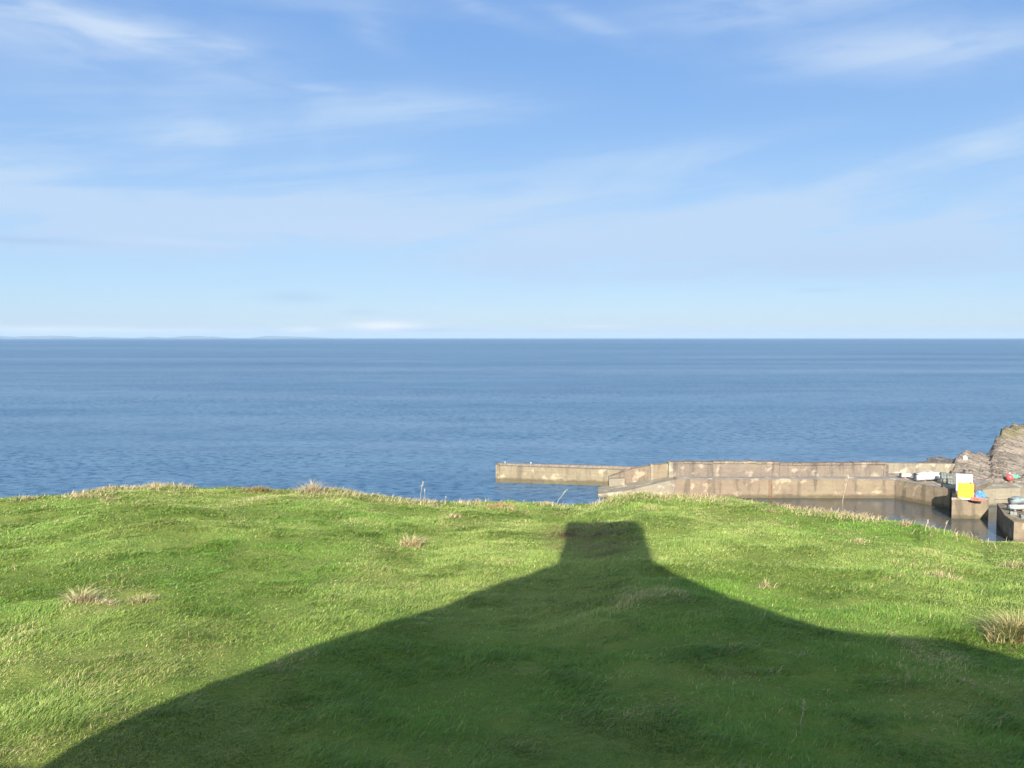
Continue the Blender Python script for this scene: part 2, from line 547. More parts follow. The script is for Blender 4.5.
m, t, p, pos = new_mat('basin_water')
x, y, z = t.sep(pos)
t.put(p.inputs['Base Color'], t.mix(t.ramp(t.noise(pos, 0.12, 4), 0.35, 0.65), (0.050, 0.048, 0.036), (0.034, 0.048, 0.060)))
p.inputs['Roughness'].default_value = 0.09
p.inputs['IOR'].default_value = 1.33
p.inputs['Specular IOR Level'].default_value = 0.6
b = t.new('ShaderNodeBump'); b.inputs['Distance'].default_value = 0.035
t.put(b.inputs['Height'], t.noise(t.vec(t.m('MULTIPLY', x, 0.5), y, 0), 1.6, 3, 0.5))
t.l.new(b.outputs[0], p.inputs['Normal'])
bm = bmesh.new()
vs = [bm.verts.new((*q, 0.012)) for q in [(15, 146.0), (17, 118), (22, 60), (120, 60), (120, 140), (64.5, 146), (22, 150.0)]]
bm.faces.new(vs)
basin = bm_obj('harbour_water', bm, m)
tag(basin, kind='structure')

# ------------------------------------------------------------------ headland on the right
H_AZ = [900, 944, 949, 955, 964, 989, 992, 996, 1002, 1024, 1100, 1400]
H_Y = [149, 149, 150, 151, 153, 158, 160, 162, 164, 168, 180, 200]
H_Z = [-6, -4, 4.2, 5.9, 6.2, 5.2, 6.6, 8.0, 9.0, 8.9, 10.2, 16.0]
k = 850 * 0.9975


def headland(x, y):
    x = np.asarray(x, float); y = np.asarray(y, float)
    wx = x + (fbm(x * 0.5, y * 0.5, 71, 3) - 0.5) * 1.2
    q = 512 + 850 * wx / y * 0.9925
    cy = np.interp(q, H_AZ, H_Y); cz = np.interp(q, H_AZ, H_Z)
    fy = np.interp(q, [944, 955, 975, 1100], [149, 146, 138.2, 137])
    f = np.clip((y - fy) / (cy - fy), 0, 1)
    prof = np.where(cz > 7.5, 0.8 * f + 0.2 * f ** 3, f ** 0.8)
    z = np.where(f > 0, 2.2 + (cz - 2.2) * prof, 2.2 - (fy - y) * 0.6)
    o = y - cy
    flat = np.interp(q, [1000, 1010], [1.0, 9.0])
    z = z - 0.9 * np.clip(o - flat, 0, None)
    # tilted beds of rock: steps running down to the right
    u = x * 0.55 + y * 0.35 + z * 1.6
    bed = u * 0.55 + fbm(x * 0.4, y * 0.4, 12, 3) * 1.5
    st = np.abs((bed % 1.0) - 0.5) * 2
    amp = np.clip(f * 6, 0, 1) * np.clip((z + 3) / 4, 0, 1)
    z = z + amp * ((st - 0.5) * 0.85 + (np.floor(fbm(x * 0.7, y * 0.7, 40, 4) * 7) / 7 - 0.5) * 1.6)
    return np.maximum(z, -3)


m, t, p, pos = new_mat('headland_rock')
x, y, z = t.sep(pos)
bed = t.m('ADD', t.m('ADD', t.m('MULTIPLY', x, 0.55), t.m('MULTIPLY', y, 0.35)), t.m('MULTIPLY', z, 1.6))
beds = t.noise(t.vec(bed, t.m('MULTIPLY', x, 0.12), t.m('MULTIPLY', z, 0.2)), 1.1, 5, 0.65, 0.6)
cc = t.mix(t.ramp(beds, 0.36, 0.62), (0.135, 0.116, 0.098), (0.245, 0.202, 0.168))
cc = t.mix(t.ramp(t.noise(pos, 2.2, 5, 0.7), 0.52, 0.72, 0, 0.6), cc, (0.30, 0.265, 0.225))
cc = t.mix(t.ramp(t.noise(pos, 0.9, 5, 0.7), 0.58, 0.70, 0, 0.7), cc, (0.075, 0.064, 0.055))
hz_ = t.m('ADD', z, t.m('MULTIPLY', t.noise(pos, 0.4, 4, 0.6), 2.6))
moss = t.ramp(hz_, 8.2, 10.2, 0, 0.75)
cc = t.mix(t.m('MULTIPLY', moss, t.ramp(t.noise(pos, 0.7, 4, 0.6), 0.38, 0.55, 0.2, 1.0)), cc, (0.15, 0.13, 0.055))
cc = t.mix(t.ramp(hz_, 10.3, 11.2, 0, 0.9), cc, (0.14, 0.135, 0.045))
t.put(p.inputs['Base Color'], cc)
p.inputs['Roughness'].default_value = 0.95
p.inputs['Specular IOR Level'].default_value = 0.15
b = t.new('ShaderNodeBump'); b.inputs['Distance'].default_value = 0.6
t.put(b.inputs['Height'], t.m('ADD', beds, t.noise(pos, 3.0, 5, 0.7)))
t.l.new(b.outputs[0], p.inputs['Normal'])
M_rock = m
X, Y = np.meshgrid(np.arange(68, 175, 0.4), np.arange(135.9, 215, 0.4), indexing='ij')
hl = grid_mesh('headland', X, Y, headland(X, Y), M_rock, False)
tag(hl, kind='structure')


def rock_mesh(name, loc, size, mat, seed, label, cat='rock', group=None):
    bm = bmesh.new()
    bmesh.ops.create_icosphere(bm, subdivisions=4, radius=1)
    for v in bm.verts:
        n = mnoise.fractal(v.co * 1.6 + Vector((seed, 0, 0)), 0.9, 2.0, 4)
        v.co *= 1 + 0.45 * n
        v.co = Vector((v.co.x * size[0], v.co.y * size[1], v.co.z * size[2]))
    o = bm_obj(name, bm, mat)
    o.location = loc
    return tag(o, label, cat, group)


M_skerry = simple('wet_rock', (0.075, 0.065, 0.060), 0.8, 0.4, 1.2, bump=0.3)
sx, sy = at_z(941, 466, 0.0)
for i, (px_, dx_, sz, lb) in enumerate([
        (936, 0, (4.2, 2.0, 1.0), 'low dark sea rock just behind the quay wall, longest of the skerry'),
        (946, 2, (3.2, 2.0, 1.25), 'humped dark sea rock beside the foot of the headland'),
        (926, 1, (2.2, 1.4, 0.6), 'smallest dark sea rock awash at the seaward end of the skerry')]):
    q = at_z(px_, 466.5, 0.0)
    rock_mesh('sea_rock', (q[0], q[1] + dx_, 0.2), sz, M_skerry, i * 3.3 + 1, lb, 'rock', 'dark rocks of the skerry behind the quay')

# ------------------------------------------------------------------ harbour
DZ = 3.15


def top_line(px, py, Yv):
    """height of a point seen at (px, py) and standing at depth Yv, and its x"""
    d = view_dir(px, py); tt = Yv / d[1]
    return d[0] * tt, CZ + d[2] * tt


# left breakwater
bw = empty('breakwater', (10, 155, 0), 'long low breakwater of pale stone reaching left from the harbour into the sea', 'breakwater')


def child(o, root):
    """parent keeping the world position"""
    o.parent = root
    o.matrix_parent_inverse = Matrix.Translation(-Vector(root.location))
    return o


pl = [(-2.9, 158.0), (10, 155.6), (19, 153.8), (25.5, 152.0)]
pb = [(25.5, 154.6), (19, 156.3), (10, 158.0), (-2.6, 160.2)]
bm = bmesh.new()
prism(bm, pl + pb, -3, [3.12, 3.05, 3.0, 3.0, 3.0, 3.0, 3.05, 3.12])
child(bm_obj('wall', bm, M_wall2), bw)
bm = bmesh.new()
inn = lambda P, d: [(a, b_ + d) for a, b_ in P]
prism(bm, [(-2.6, 159.0), (10, 156.9), (19, 155.2), (25.4, 153.5), (25.4, 154.5), (19, 156.2), (10, 157.9), (-2.5, 160.1)], 2.95, 3.42)
child(bm_obj('kerb', bm, simple('dark_coping', (0.12, 0.10, 0.085), 0.9, 0.3, 2.0)), bw)
bm = bmesh.new()
box(bm, -3.05, -2.3, 157.55, 160.3, -3, 3.3, 0.05)
child(bm_obj('pier_end', bm, M_wall2), bw)
for i, (q, lb) in enumerate([(505, 'short pale mooring post at the outer tip of the breakwater'), (531, 'short pale mooring post second from the tip of the breakwater')]):
    x_ = (q - 512) / FPX * 158
    y_ = 158.9 - (x_ + 2.9) * 0.186
    bm = bmesh.new()
    tube(bm, [(0, 0, 0), (0, 0, 0.55), (0, 0, 0.62), (0, 0, 0.8)], [0.12, 0.10, 0.15, 0.11], 8)
    o = bm_obj('mooring_post', bm, M_lgrey, None, True)
    o.location = (x_, y_ - 0.25, 3.08)
    tag(o, lb, 'mooring post', 'mooring posts on the breakwater')

# main quay
qy = empty('stone_quay', (46, 143, 0), 'long stone quay with a stepped parapet wall on its seaward side', 'quay')
bm = bmesh.new()
prism(bm, [(27.5, 142.4), (40, 142.5), (64.5, 142.1), (69.2, 133.2), (74.5, 134.6), (79, 139), (80, 151.5), (64, 150.5), (28, 147.4)], -3, DZ)
child(bm_obj('wall', bm, M_wall), qy)
bm = bmesh.new()                                     # concrete walkway, laid 6 cm proud and set back from the face
prism(bm, [(27.9, 142.75), (40, 142.85), (64.7, 142.45), (69.5, 133.8), (74.1, 134.9), (78.5, 139), (79, 148.7), (64.6, 148.7), (64.4, 145.3), (27.9, 145.0)], DZ - 0.1, DZ + 0.06)
child(bm_obj('walkway', bm, M_deck), qy)
bm = bmesh.new()                                     # parapet: high stretch
prism(bm, [(27.6, 145.2), (46, 145.3), (46, 146.7), (27.6, 146.6)], DZ - .5, [5.55, 5.5, 5.5, 5.55])
prism(bm, [(46.02, 145.25), (57, 145.3), (57, 146.7), (46.02, 146.7)], DZ - .5, [5.32, 5.28, 5.28, 5.32])
prism(bm, [(57.02, 145.3), (64.4, 145.35), (64.4, 146.8), (57.02, 146.75)], DZ - .5, [5.42, 5.38, 5.38, 5.42])
child(bm_obj('parapet', bm, M_par), qy)
bm = bmesh.new()                                     # cope stones in lengths along the high stretch
xx = 27.6
while xx < 64.0:
    L = random.uniform(1.5, 2.6)
    zt = (5.55 if xx < 46 else 5.31 if xx < 57 else 5.41) + random.uniform(-0.06, 0.07)
    x1 = min(xx + L, 64.4)
    box(bm, xx, x1 - 0.05, 145.08 + random.uniform(-.04, .04), 146.85, zt - 0.12, zt + 0.2, 0.04)
    xx = x1
child(bm_obj('coping', bm, M_par), qy)
bm = bmesh.new()                                     # smoother recent parapet at the landward end
prism(bm, [(64.3, 149.0), (78.2, 149.0), (78.2, 150.3), (64.3, 150.3)], DZ - .5, [4.95, 4.8, 4.8, 4.95])
child(bm_obj('parapet_extension', bm, M_pale), qy)
bm = bmesh.new()
box(bm, 64.0, 64.8, 145.2, 150.4, DZ - .5, 5.2, 0.05)
child(bm_obj('parapet_return', bm, M_par), qy)
for x0 in (26.9,):
    bm = bmesh.new(); box(bm, x0, x0 + 0.8, 144.95, 147.0, DZ - .4, 5.68, 0.05)
    child(bm_obj('pilaster', bm, M_pale), qy)
# parapet stepping down to the seaward end
bm = bmesh.new()
for (xa, ya, xb, yb, za, zb, zl_) in [(24.3, 146.4, 26.88, 145.6, 4.95, 5.35, 2.0), (21.0, 147.6, 24.28, 146.4, 4.15, 4.9, 1.2), (17.2, 149.2, 20.98, 147.6, 2.5, 4.1, 0.2)]:
    prism(bm, [(xa, ya), (xb, yb), (xb, yb + 1.3), (xa, ya + 1.3)], zl_ - 3, [za, zb, zb, za])
child(bm_obj('parapet_steps', bm, M_wall), qy)
bm = bmesh.new(); box(bm, 24.0, 24.5, 146.1, 147.9, 0, 5.08, 0.05)
child(bm_obj('pilaster', bm, M_pale), qy)
# slipway ramp falling to the left
bm = bmesh.new()
prism(bm, [(14.6, 143.0), (19, 142.6), (27.48, 142.4), (27.48, 145.6), (22, 147.0), (15.2, 149.0)], -3, [0.55, 1.1, DZ, DZ, 2.0, 0.7])
child(bm_obj('slipway', bm, M_pale), qy)
bm = bmesh.new()
prism(bm, [(17.0, 147.8), (19.6, 146.7), (19.8, 149.9), (17.2, 150.3)], -2, [2.3, 2.6, 2.6, 2.3])
child(bm_obj('slipway_head', bm, M_pale), qy)
# vertical joints and iron ladders on the face
for lx in (43.6, 56.0):
    bm = bmesh.new()
    for s in (-0.2, 0.2):
        tube(bm, [(lx + s, 142.28, -0.5), (lx + s, 142.28, DZ + 0.1)], 0.03, 5)
    for r_ in range(11):
        tube(bm, [(lx - 0.2, 142.28, -0.3 + r_ * 0.32), (lx + 0.2, 142.28, -0.3 + r_ * 0.32)], 0.02, 5)
    child(bm_obj('ladder', bm, M_rust), qy)

# pier head that juts into the basin
ph = empty('pier_head', (69, 130, 0), 'square stone pier head jutting towards the field, white hut on top', 'pier')
bm = bmesh.new()
prism(bm, [(65.8, 126.0), (71.2, 125.8), (74.9, 134.4), (69.5, 133.1)], -3, 2.9)
child(bm_obj('wall', bm, M_wall), ph)
bm = bmesh.new()
prism(bm, [(65.72, 125.92), (71.28, 125.72), (71.6, 126.4), (66.05, 126.6)], 2.82, 3.12)
child(bm_obj('kerb', bm, M_pale), ph)

# quay on the far right with the pale retaining wall behind the slip
rq = empty('side_quay', (80, 120, 0), 'stone side quay at the right edge with its near corner in shadow', 'quay')
bm = bmesh.new()
prism(bm, [(71.0, 123.3), (67.3, 115.0), (66.0, 110.6), (76, 106), (128, 104), (128, 122.8)], -3, 2.85)
child(bm_obj('wall', bm, M_wall), rq)
rw = empty('retaining_wall', (76, 136, 0), 'pale stone wall below the headland between the two quays', 'wall')
bm = bmesh.new()
prism(bm, [(75.0, 134.75), (78.1, 136.0), (125, 136.1), (125, 137.4), (79.3, 140.2), (78.9, 138.6)], -3, [2.7, 2.75, 3.35, 3.35, 3.0, 3.0])
child(bm_obj('wall', bm, M_pale), rw)

# white hut and yellow tank on the pier head
AZR = R(-27.5)


def local_root(name, px, py, z, label, cat, rz=AZR, group=None):
    x_, y_ = at_z(px, py, z)
    return empty(name, (x_, y_, z), label, cat, group, rz)


hut = local_root('white_hut', 964.5, 494.5, 2.9, 'plain white flat-roofed hut at the end of the pier head, behind the yellow tank', 'hut')
bm = bmesh.new(); box(bm, -1.18, 1.05, 0, 2.2, 0, 2.75, 0.03); bm_obj('wall', bm, M_white, hut)
bm = bmesh.new(); box(bm, -1.24, 1.11, -0.08, 2.28, 2.75, 2.87, 0.03); bm_obj('roof', bm, M_white, hut)
bm = bmesh.new(); box(bm, 1.051, 1.09, 0.6, 1.5, 0.05, 2.0, 0.01); bm_obj('door', bm, M_grey, hut)
for zz_ in (0.75, 1.5, 2.25):
    bm = bmesh.new(); box(bm, -1.20, 1.07, -0.035, -0.002, zz_, zz_ + 0.05); bm_obj('rail', bm, M_lgrey, hut)
tk = local_root('yellow_tank', 965.6, 499.5, 2.95, 'bright yellow square tank in front of the white hut on the pier head', 'tank')
bm = bmesh.new(); box(bm, -1.08, 1.02, 0, 0.9, 0.22, 2.40, 0.06); bm_obj('body', bm, M_yellow, tk)
bm = bmesh.new(); box(bm, -0.95, 0.9, -0.02, 0.85, 0, 0.22, 0.01); bm_obj('plinth', bm, M_offw, tk)
for xx_ in (-0.9, 0.0, 0.86):
    bm = bmesh.new(); box(bm, xx_ - 0.04, xx_ + 0.04, -0.05, -0.002, 0.3, 2.38); bm_obj('rib', bm, M_yrib, tk)
bm = bmesh.new(); tube(bm, [(0.6, 0.45, 2.44), (0.6, 0.45, 2.56)], 0.16, 10); bm_obj('filler_cap', bm, M_dark, tk)
bm = bmesh.new(); tube(bm, [(1.28, 0.3, 0), (1.28, 0.3, 2.3)], 0.09, 8); tube(bm, [(1.28, 0.3, 2.2), (1.0, 0.3, 2.35)], 0.08, 8)
bm_obj('pipe', bm, M_rust, tk)


def heap(name, loc, size, mat, seed, label, cat, rz=0.0, group=None):
    bm = bmesh.new()
    bmesh.ops.create_icosphere(bm, subdivisions=4, radius=1)
    for v in bm.verts:
        n = mnoise.fractal(v.co * 2.2 + Vector((seed, 2, 0)), 0.8, 2.0, 4)
        v.co *= 1 + 0.35 * n
        zc = v.co.z
        v.co = Vector((v.co.x * size[0], v.co.y * size[1], max(zc, -0.12) * size[2]))
    o = bm_obj(name, bm, mat)
    o.location = loc; o.rotation_euler = (0, 0, rz)
    return tag(o, label, cat, group)


q = at_z(980.5, 499, 2.9)
heap('folded_tarpaulin', (q[0], q[1] + 0.4, 3.05), (0.85, 0.7, 0.95), M_blue, 3, 'heap of bright blue tarpaulin to the right of the yellow tank', 'tarpaulin', AZR)
q = at_z(978, 501, 2.9)
heap('net_pile', (q[0], q[1] + 0.25, 2.98), (0.95, 0.4, 0.42), M_net, 8, 'pinkish red fishing net lying at the foot of the blue tarpaulin', 'net', AZR)
q = at_z(957, 489, DZ)
bm = bmesh.new()
tube(bm, [(0, 0, 0), (0, 0, 1.3), (0, 0, 1.4)], [0.14, 0.12, 0.16], 8)
o = bm_obj('bollard', bm, M_dark, None, True); o.location = (q[0] - 1.6, q[1] + 1.5, DZ + 0.05)
tag(o, 'dark iron bollard on the quay to the left of the white hut', 'bollard')


# boats: clinker dinghy laid on deck
def boat(name, loc, L, B, Hh, mat_hull, mat_in, label, rz, tarp=None, wheel=False, group=None):
    root = empty(name, loc, label, 'boat', group, rz)
    ns, nr = 13, 8
    V = []
    for i in range(ns):
        f = i / (ns - 1); xx = (f - 0.5) * L
        w = B / 2 * (1 - max(0, (f - 0.45) / 0.55) ** 2.2) * (0.80 + 0.20 * min(1, f / 0.3))
        w = max(w, 0.02)
        sh = Hh * (1 + 0.28 * max(0, f - 0.4) ** 1.5)
        kz = Hh * 0.55 * max(0, (f - 0.8) / 0.2) ** 2 * 0.6
        row = []
        for j in range(nr + 1):
            a = j / nr * math.pi
            row.append((xx, -w * math.cos(a) * (1 - 0.12 * math.sin(a)), kz + (sh - kz) * (1 - math.sin(a) ** 0.7)))
        V.append(row)
    bm = bmesh.new()
    vv = [[bm.verts.new(q_) for q_ in row] for row in V]
    for i in range(ns - 1):
        for j in range(nr):
            bm.faces.new((vv[i][j], vv[i + 1][j], vv[i + 1][j + 1], vv[i][j + 1]))
    bm.faces.new(vv[0])
    o = bm_obj('hull', bm, mat_hull, root, True)
    md = o.modifiers.new('thick', 'SOLIDIFY'); md.thickness = 0.05; md.offset = 0
    bm = bmesh.new()
    for j in (0, nr):
        tube(bm, [Vector(V[i][j]) for i in range(ns)], 0.05, 6)
    bm_obj('gunwale', bm, mat_in, root, True)
    for f in (0.3, 0.55):
        i = int(f * (ns - 1)); w = abs(V[i][0][1]); zz = V[i][0][2] * 0.78
        bm = bmesh.new(); box(bm, V[i][0][0] - 0.12, V[i][0][0] + 0.12, -w * 0.95, w * 0.95, zz, zz + 0.05, 0.01)
        bm_obj('thwart', bm, M_wood, root)
    if tarp:
        bm = bmesh.new()
        rows = []
        for i in range(ns - 1):
            w = abs(V[i][0][1]) + 0.04; zz = V[i][0][2]
            hump = 0.42 * math.sin(math.pi * min(1, (i + 1.0) / ns)) * (0.75 + 0.35 * math.cos(i * 1.7)) + random.uniform(-.05, .05)
            rows.append([bm.verts.new((V[i][0][0], w * math.cos(a) , zz + 0.03 + hump * math.sin(a))) for a in [math.pi * k_ / 6 for k_ in range(7)]])
        for i in range(len(rows) - 1):
            for k_ in range(6):
                bm.faces.new((rows[i][k_], rows[i + 1][k_], rows[i + 1][k_ + 1], rows[i][k_ + 1]))
        bm_obj('cover', bm, tarp, root, True)
    bm = bmesh.new(); box(bm, -L / 2 - 0.28, -L / 2 - 0.02, -0.16, 0.16, Hh * 0.35, Hh * 1.35, 0.04)
    bm_obj('outboard_motor', bm, M_dark, root)
    for xx in (-L * 0.25, L * 0.2):
        bm = bmesh.new(); box(bm, xx - 0.12, xx + 0.12, -B * 0.4, B * 0.4, -0.16, 0.04, 0.01)
        bm_obj('cradle', bm, M_wood, root)
    return root


x_, y_ = at_z(929.5, 481.5, DZ)
boat('motor_boat', (x_, y_ + 0.2, DZ + 0.22), 5.0, 1.9, 0.95, M_sail, M_grey, 'larger white boat under a white cover laid up on the quay', R(14), M_sail)
x_, y_ = at_z(908, 479.0, DZ)
boat('rowing_boat', (x_, y_ + 0.6, DZ + 0.22), 1.9, 1.1, 0.55, M_white, M_wood, 'tiny white dinghy to the left of the covered boat on the quay', R(10))
x_, y_ = at_z(1018, 511.0, 2.85)
boat('rowing_boat', (x_, y_, 3.07), 2.4, 1.2, 0.5, M_lgrey, M_lgrey, 'pale grey open dinghy in front on the right-hand side quay', R(-4), None)
x_, y_ = at_z(1018, 505.5, 2.85)
boat('motor_boat', (x_, y_, 3.07), 2.7, 1.3, 0.7, M_grey, M_lgrey, 'darker grey boat behind the pale dinghy on the side quay', R(16), M_grey)


# lobster creels
def creel_proto():
    root = empty('lobster_creel', (0, 0, 0), None, 'creel', 'creels stacked on the quay')
    bm = bmesh.new()
    box(bm, -0.45, 0.45, -0.3, 0.3, 0, 0.05)
    bm_obj('base', bm, M_wood, root)
    bm = bmesh.new()
    for xx in (-0.43, 0, 0.43):
        tube(bm, [(xx, 0.29 * math.cos(a), 0.05 + 0.42 * math.sin(a)) for a in [math.pi * k_ / 8 for k_ in range(9)]], 0.022, 5)
    for a in (0.15, 0.5, 0.85):
        tube(bm, [(-0.44, 0.29 * math.cos(a * math.pi), 0.05 + 0.42 * math.sin(a * math.pi)), (0.44, 0.29 * math.cos(a * math.pi), 0.05 + 0.42 * math.sin(a * math.pi))], 0.018, 5)
    bm_obj('frame', bm, M_dark, root)
    bm = bmesh.new()
    vs0 = [[bm.verts.new((xx, 0.28 * math.cos(a), 0.05 + 0.40 * math.sin(a))) for a in [math.pi * k_ / 8 for k_ in range(9)]] for xx in (-0.42, -0.2, 0, 0.2, 0.42)]
    for i in range(4):
        for k_ in range(8):
            bm.faces.new((vs0[i][k_], vs0[i + 1][k_], vs0[i + 1][k_ + 1], vs0[i][k_ + 1]))
    bm.faces.new(vs0[0]); bm.faces.new(vs0[-1])
    bm_obj('netting', bm, M_netg, root)
    return root


m, t, p, pos = new_mat('creel_netting')                # fine mesh: mostly twine, partly gaps
w1 = t.new('ShaderNodeTexVoronoi'); w1.inputs['Scale'].default_value = 16
t.put(w1.inputs['Vector'], pos)
tr = t.new('ShaderNodeBsdfTransparent'); mx = t.new('ShaderNodeMixShader')
t.put(mx.inputs[0], t.ramp(w1.outputs['Distance'], 0.25, 0.35, 0.0, 1.0))
t.l.new(tr.outputs[0], mx.inputs[1]); t.l.new(p.outputs[0], mx.inputs[2])
p.inputs['Base Color'].default_value = (0.09, 0.12, 0.115, 1)
t.l.new(mx.outputs[0], m.node_tree.nodes['Material Output'].inputs[0])
M_netg = m


def copy_tree(o, parent=None):
    c_ = o.copy(); COL.objects.link(c_)
    if parent: c_.parent = parent
    for ch in list(o.children):
        copy_tree(ch, c_)
    return c_


cx, cy = at_z(948.5, 485.0, DZ)
rows_ = [('bottom', 0), ('second', 1), ('third', 2), ('top', 3)]
cols_ = [('left', -0.55), ('right', 0.55)]
cp = creel_proto(); first = True
for cn, cxo in cols_:
    for rn, rk_ in rows_:
        if cn == 'right' and rk_ == 3: continue
        o = cp if first else copy_tree(cp)
        first = False
        o.location = (cx + cxo + random.uniform(-.06, .06), cy + 0.8 + random.uniform(-.08, .08), DZ + 0.07 + rk_ * 0.47)
        o.rotation_euler = (0, 0, R(random.uniform(-12, 12)))
        o['label'] = 'dark lobster creel, %s one of the %s stack beside the covered boat' % (rn, {'left': 'taller left', 'right': 'shorter right'}[cn])

for (px_, py_, lb) in [(1011, 514.5, 'single lobster creel at the near corner of the side quay'), (1021, 518.0, 'single lobster creel at the right edge of the side quay, in front of the dinghies')]:
    x_, y_ = at_z(px_, py_, 2.85)
    o = copy_tree(cp); o.location = (x_ + 0.3, y_, 2.86); o.rotation_euler = (0, 0, R(random.uniform(-30, 30))); o['label'] = lb
    o['group'] = 'creels on the side quay'

q = find(1009.5, 481.0, headland, 120, 200)
buoy = empty('mooring_buoy', (q.x, q.y, q.z), 'round red buoy lying at the foot of the rocky headland', 'buoy')
bm = bmesh.new(); bmesh.ops.create_uvsphere(bm, u_segments=24, v_segments=16, radius=0.6)
bmesh.ops.translate(bm, verts=bm.verts, vec=(0, 0, 0.55)); bm_obj('float', bm, M_red, buoy, True)
bm = bmesh.new(); tube(bm, [(0.0, 0, 1.2), (0.0, 0, 1.38)], [0.14, 0.09], 10); bm_obj('eye', bm, M_offw, buoy)
q = find(1013, 476.5, headland, 120, 200)
heap('net_pile', (q.x, q.y, q.z - 0.1), (0.9, 0.7, 0.5), M_rope, 14, 'small green net heap beside the red buoy', 'net')
q = find(965, 458.5, headland, 120, 200)
rock_mesh('white_rock', (q.x, q.y, q.z), (0.34, 0.3, 0.42), M_offw, 5.5, 'whitened rock knob on the left tip of the headland')
for i, (px_, py_, r_, lb) in enumerate([(990, 464, 0.8, 'pale boulder high on the headland scree'), (1003, 470, 0.6, 'grey boulder on the scree above the red buoy'),
                                        (975, 480, 0.7, 'grey boulder at the scree foot behind the white hut'), (1019, 484, 0.7, 'pinkish boulder at the scree foot right of the red buoy'),
                                        (996, 485, 0.6, 'small grey boulder at the scree foot left of the red buoy')]):
    q = find(px_, py_, headland, 120, 220)
    rock_mesh('boulder', (q.x, q.y, q.z + 0.1), (r_, r_ * 0.8, r_ * 0.6), M_rock, 20 + i * 4.1, lb, 'boulder', 'boulders on the headland scree')

# ------------------------------------------------------------------ house whose shadow falls on the field
GZ = 22.8
hs = empty('house', (0, -0.6, GZ), 'harled gabled house with a broad chimney whose shadow falls across the grass', 'house')


def wallprism(bm, prof, y0, y1):
    n = len(prof)
    a = [bm.verts.new((q_[0], y0, q_[1])) for q_ in prof]
    b_ = [bm.verts.new((q_[0], y1, q_[1])) for q_ in prof]
    bm.faces.new(a); bm.faces.new(list(reversed(b_)))
    for i in range(n):
        j = (i + 1) % n
        bm.faces.new((a[i], b_[i], b_[j], a[j]))


roofL = [(-6.5, 3.75), (-6.3, 4.16), (-6.0, 4.52), (-5.5, 5.05), (-4.9, 5.5), (-4.3, 5.95), (-3.6, 6.65), (-2.52, 7.62), (-1.52, 8.31), (0, 9.2)]
roofR = [(1.55, 8.1), (2.21, 7.38), (2.9, 6.82), (3.63, 6.27), (4.10, 5.97), (4.73, 5.83), (5.92, 5.81), (6.51, 5.73), (6.9, 5.5), (7.3, 5.1), (7.9, 4.5)]
roof = roofL + roofR
inner = [(x_, z_ - 0.22) for x_, z_ in roof]
gable = [(-6.1, -1.0)] + [(max(-6.1, min(7.3, x_)), z_) for x_, z_ in inner] + [(7.3, -1.0)]
bm = bmesh.new()
wallprism(bm, gable, -9.0, -0.02)
bm_obj('wall', bm, M_harl, hs)
bm = bmesh.new()
wallprism(bm, roof + list(reversed([(x_, z_ - 0.18) for x_, z_ in roof])), -9.2, 0.04)
bm_obj('roof', bm, M_slate, hs)
bm = bmesh.new(); box(bm, -1.22, 1.18, -1.3, 0.02, 7.4, 10.6, 0.0)
bm_obj('chimney', bm, M_lead, hs)
bm = bmesh.new(); wallprism(bm, [(-1.33, 10.6), (-1.33, 11.80), (0, 11.5), (1.17, 10.95), (1.17, 10.6)], -1.38, 0.03)  # unseen top, sloped on purpose so the chimney's shadow ends level
bm_obj('chimney_cope', bm, M_lead, hs)
bm = bmesh.new(); box(bm, -0.7, 0.7, -0.01, 0.02, 3.3, 4.9, 0.0); win = bm_obj('window', bm, M_glass, hs)
bm = bmesh.new()
box(bm, -0.82, -0.7, -0.01, 0.06, 3.0, 5.0); box(bm, 0.7, 0.82, -0.01, 0.06, 3.0, 5.0)
box(bm, -0.7, 0.7, -0.01, 0.06, 4.9, 5.0); box(bm, -0.7, 0.7, 0.021, 0.05, 3.96, 4.04)
bm_obj('frame', bm, M_white, win)
bm = bmesh.new(); box(bm, -0.95, 0.95, -0.01, 0.12, 2.88, 3.0); bm_obj('sill', bm, M_lead, win)
bm = bmesh.new()
prof = [(-9.5, -1), (-9.5, 3.3), (-7.4, 3.85), (-6.1, 3.8), (-6.1, -1)]
wallprism(bm, prof, -5, -0.05)
bm_obj('lean_to', bm, M_harl, hs)

# ------------------------------------------------------------------ grass
m, t, p, pos = new_mat('grass_blade')
at = t.new('ShaderNodeAttribute'); at.attribute_name = 'tint'
t.put(p.inputs['Base Color'], at.outputs['Color'])
p.inputs['Roughness'].default_value = 0.52
p.inputs['Specular IOR Level'].default_value = 0.30
trn = t.new('ShaderNodeBsdfTranslucent'); t.put(trn.inputs[0], at.outputs['Color'])
mx = t.new('ShaderNodeMixShader'); mx.inputs[0].default_value = 0.28
t.l.new(p.outputs[0], mx.inputs[1]); t.l.new(trn.outputs[0], mx.inputs[2])
t.l.new(mx.outputs[0], m.node_tree.nodes['Material Output'].inputs[0])
M_blade = m


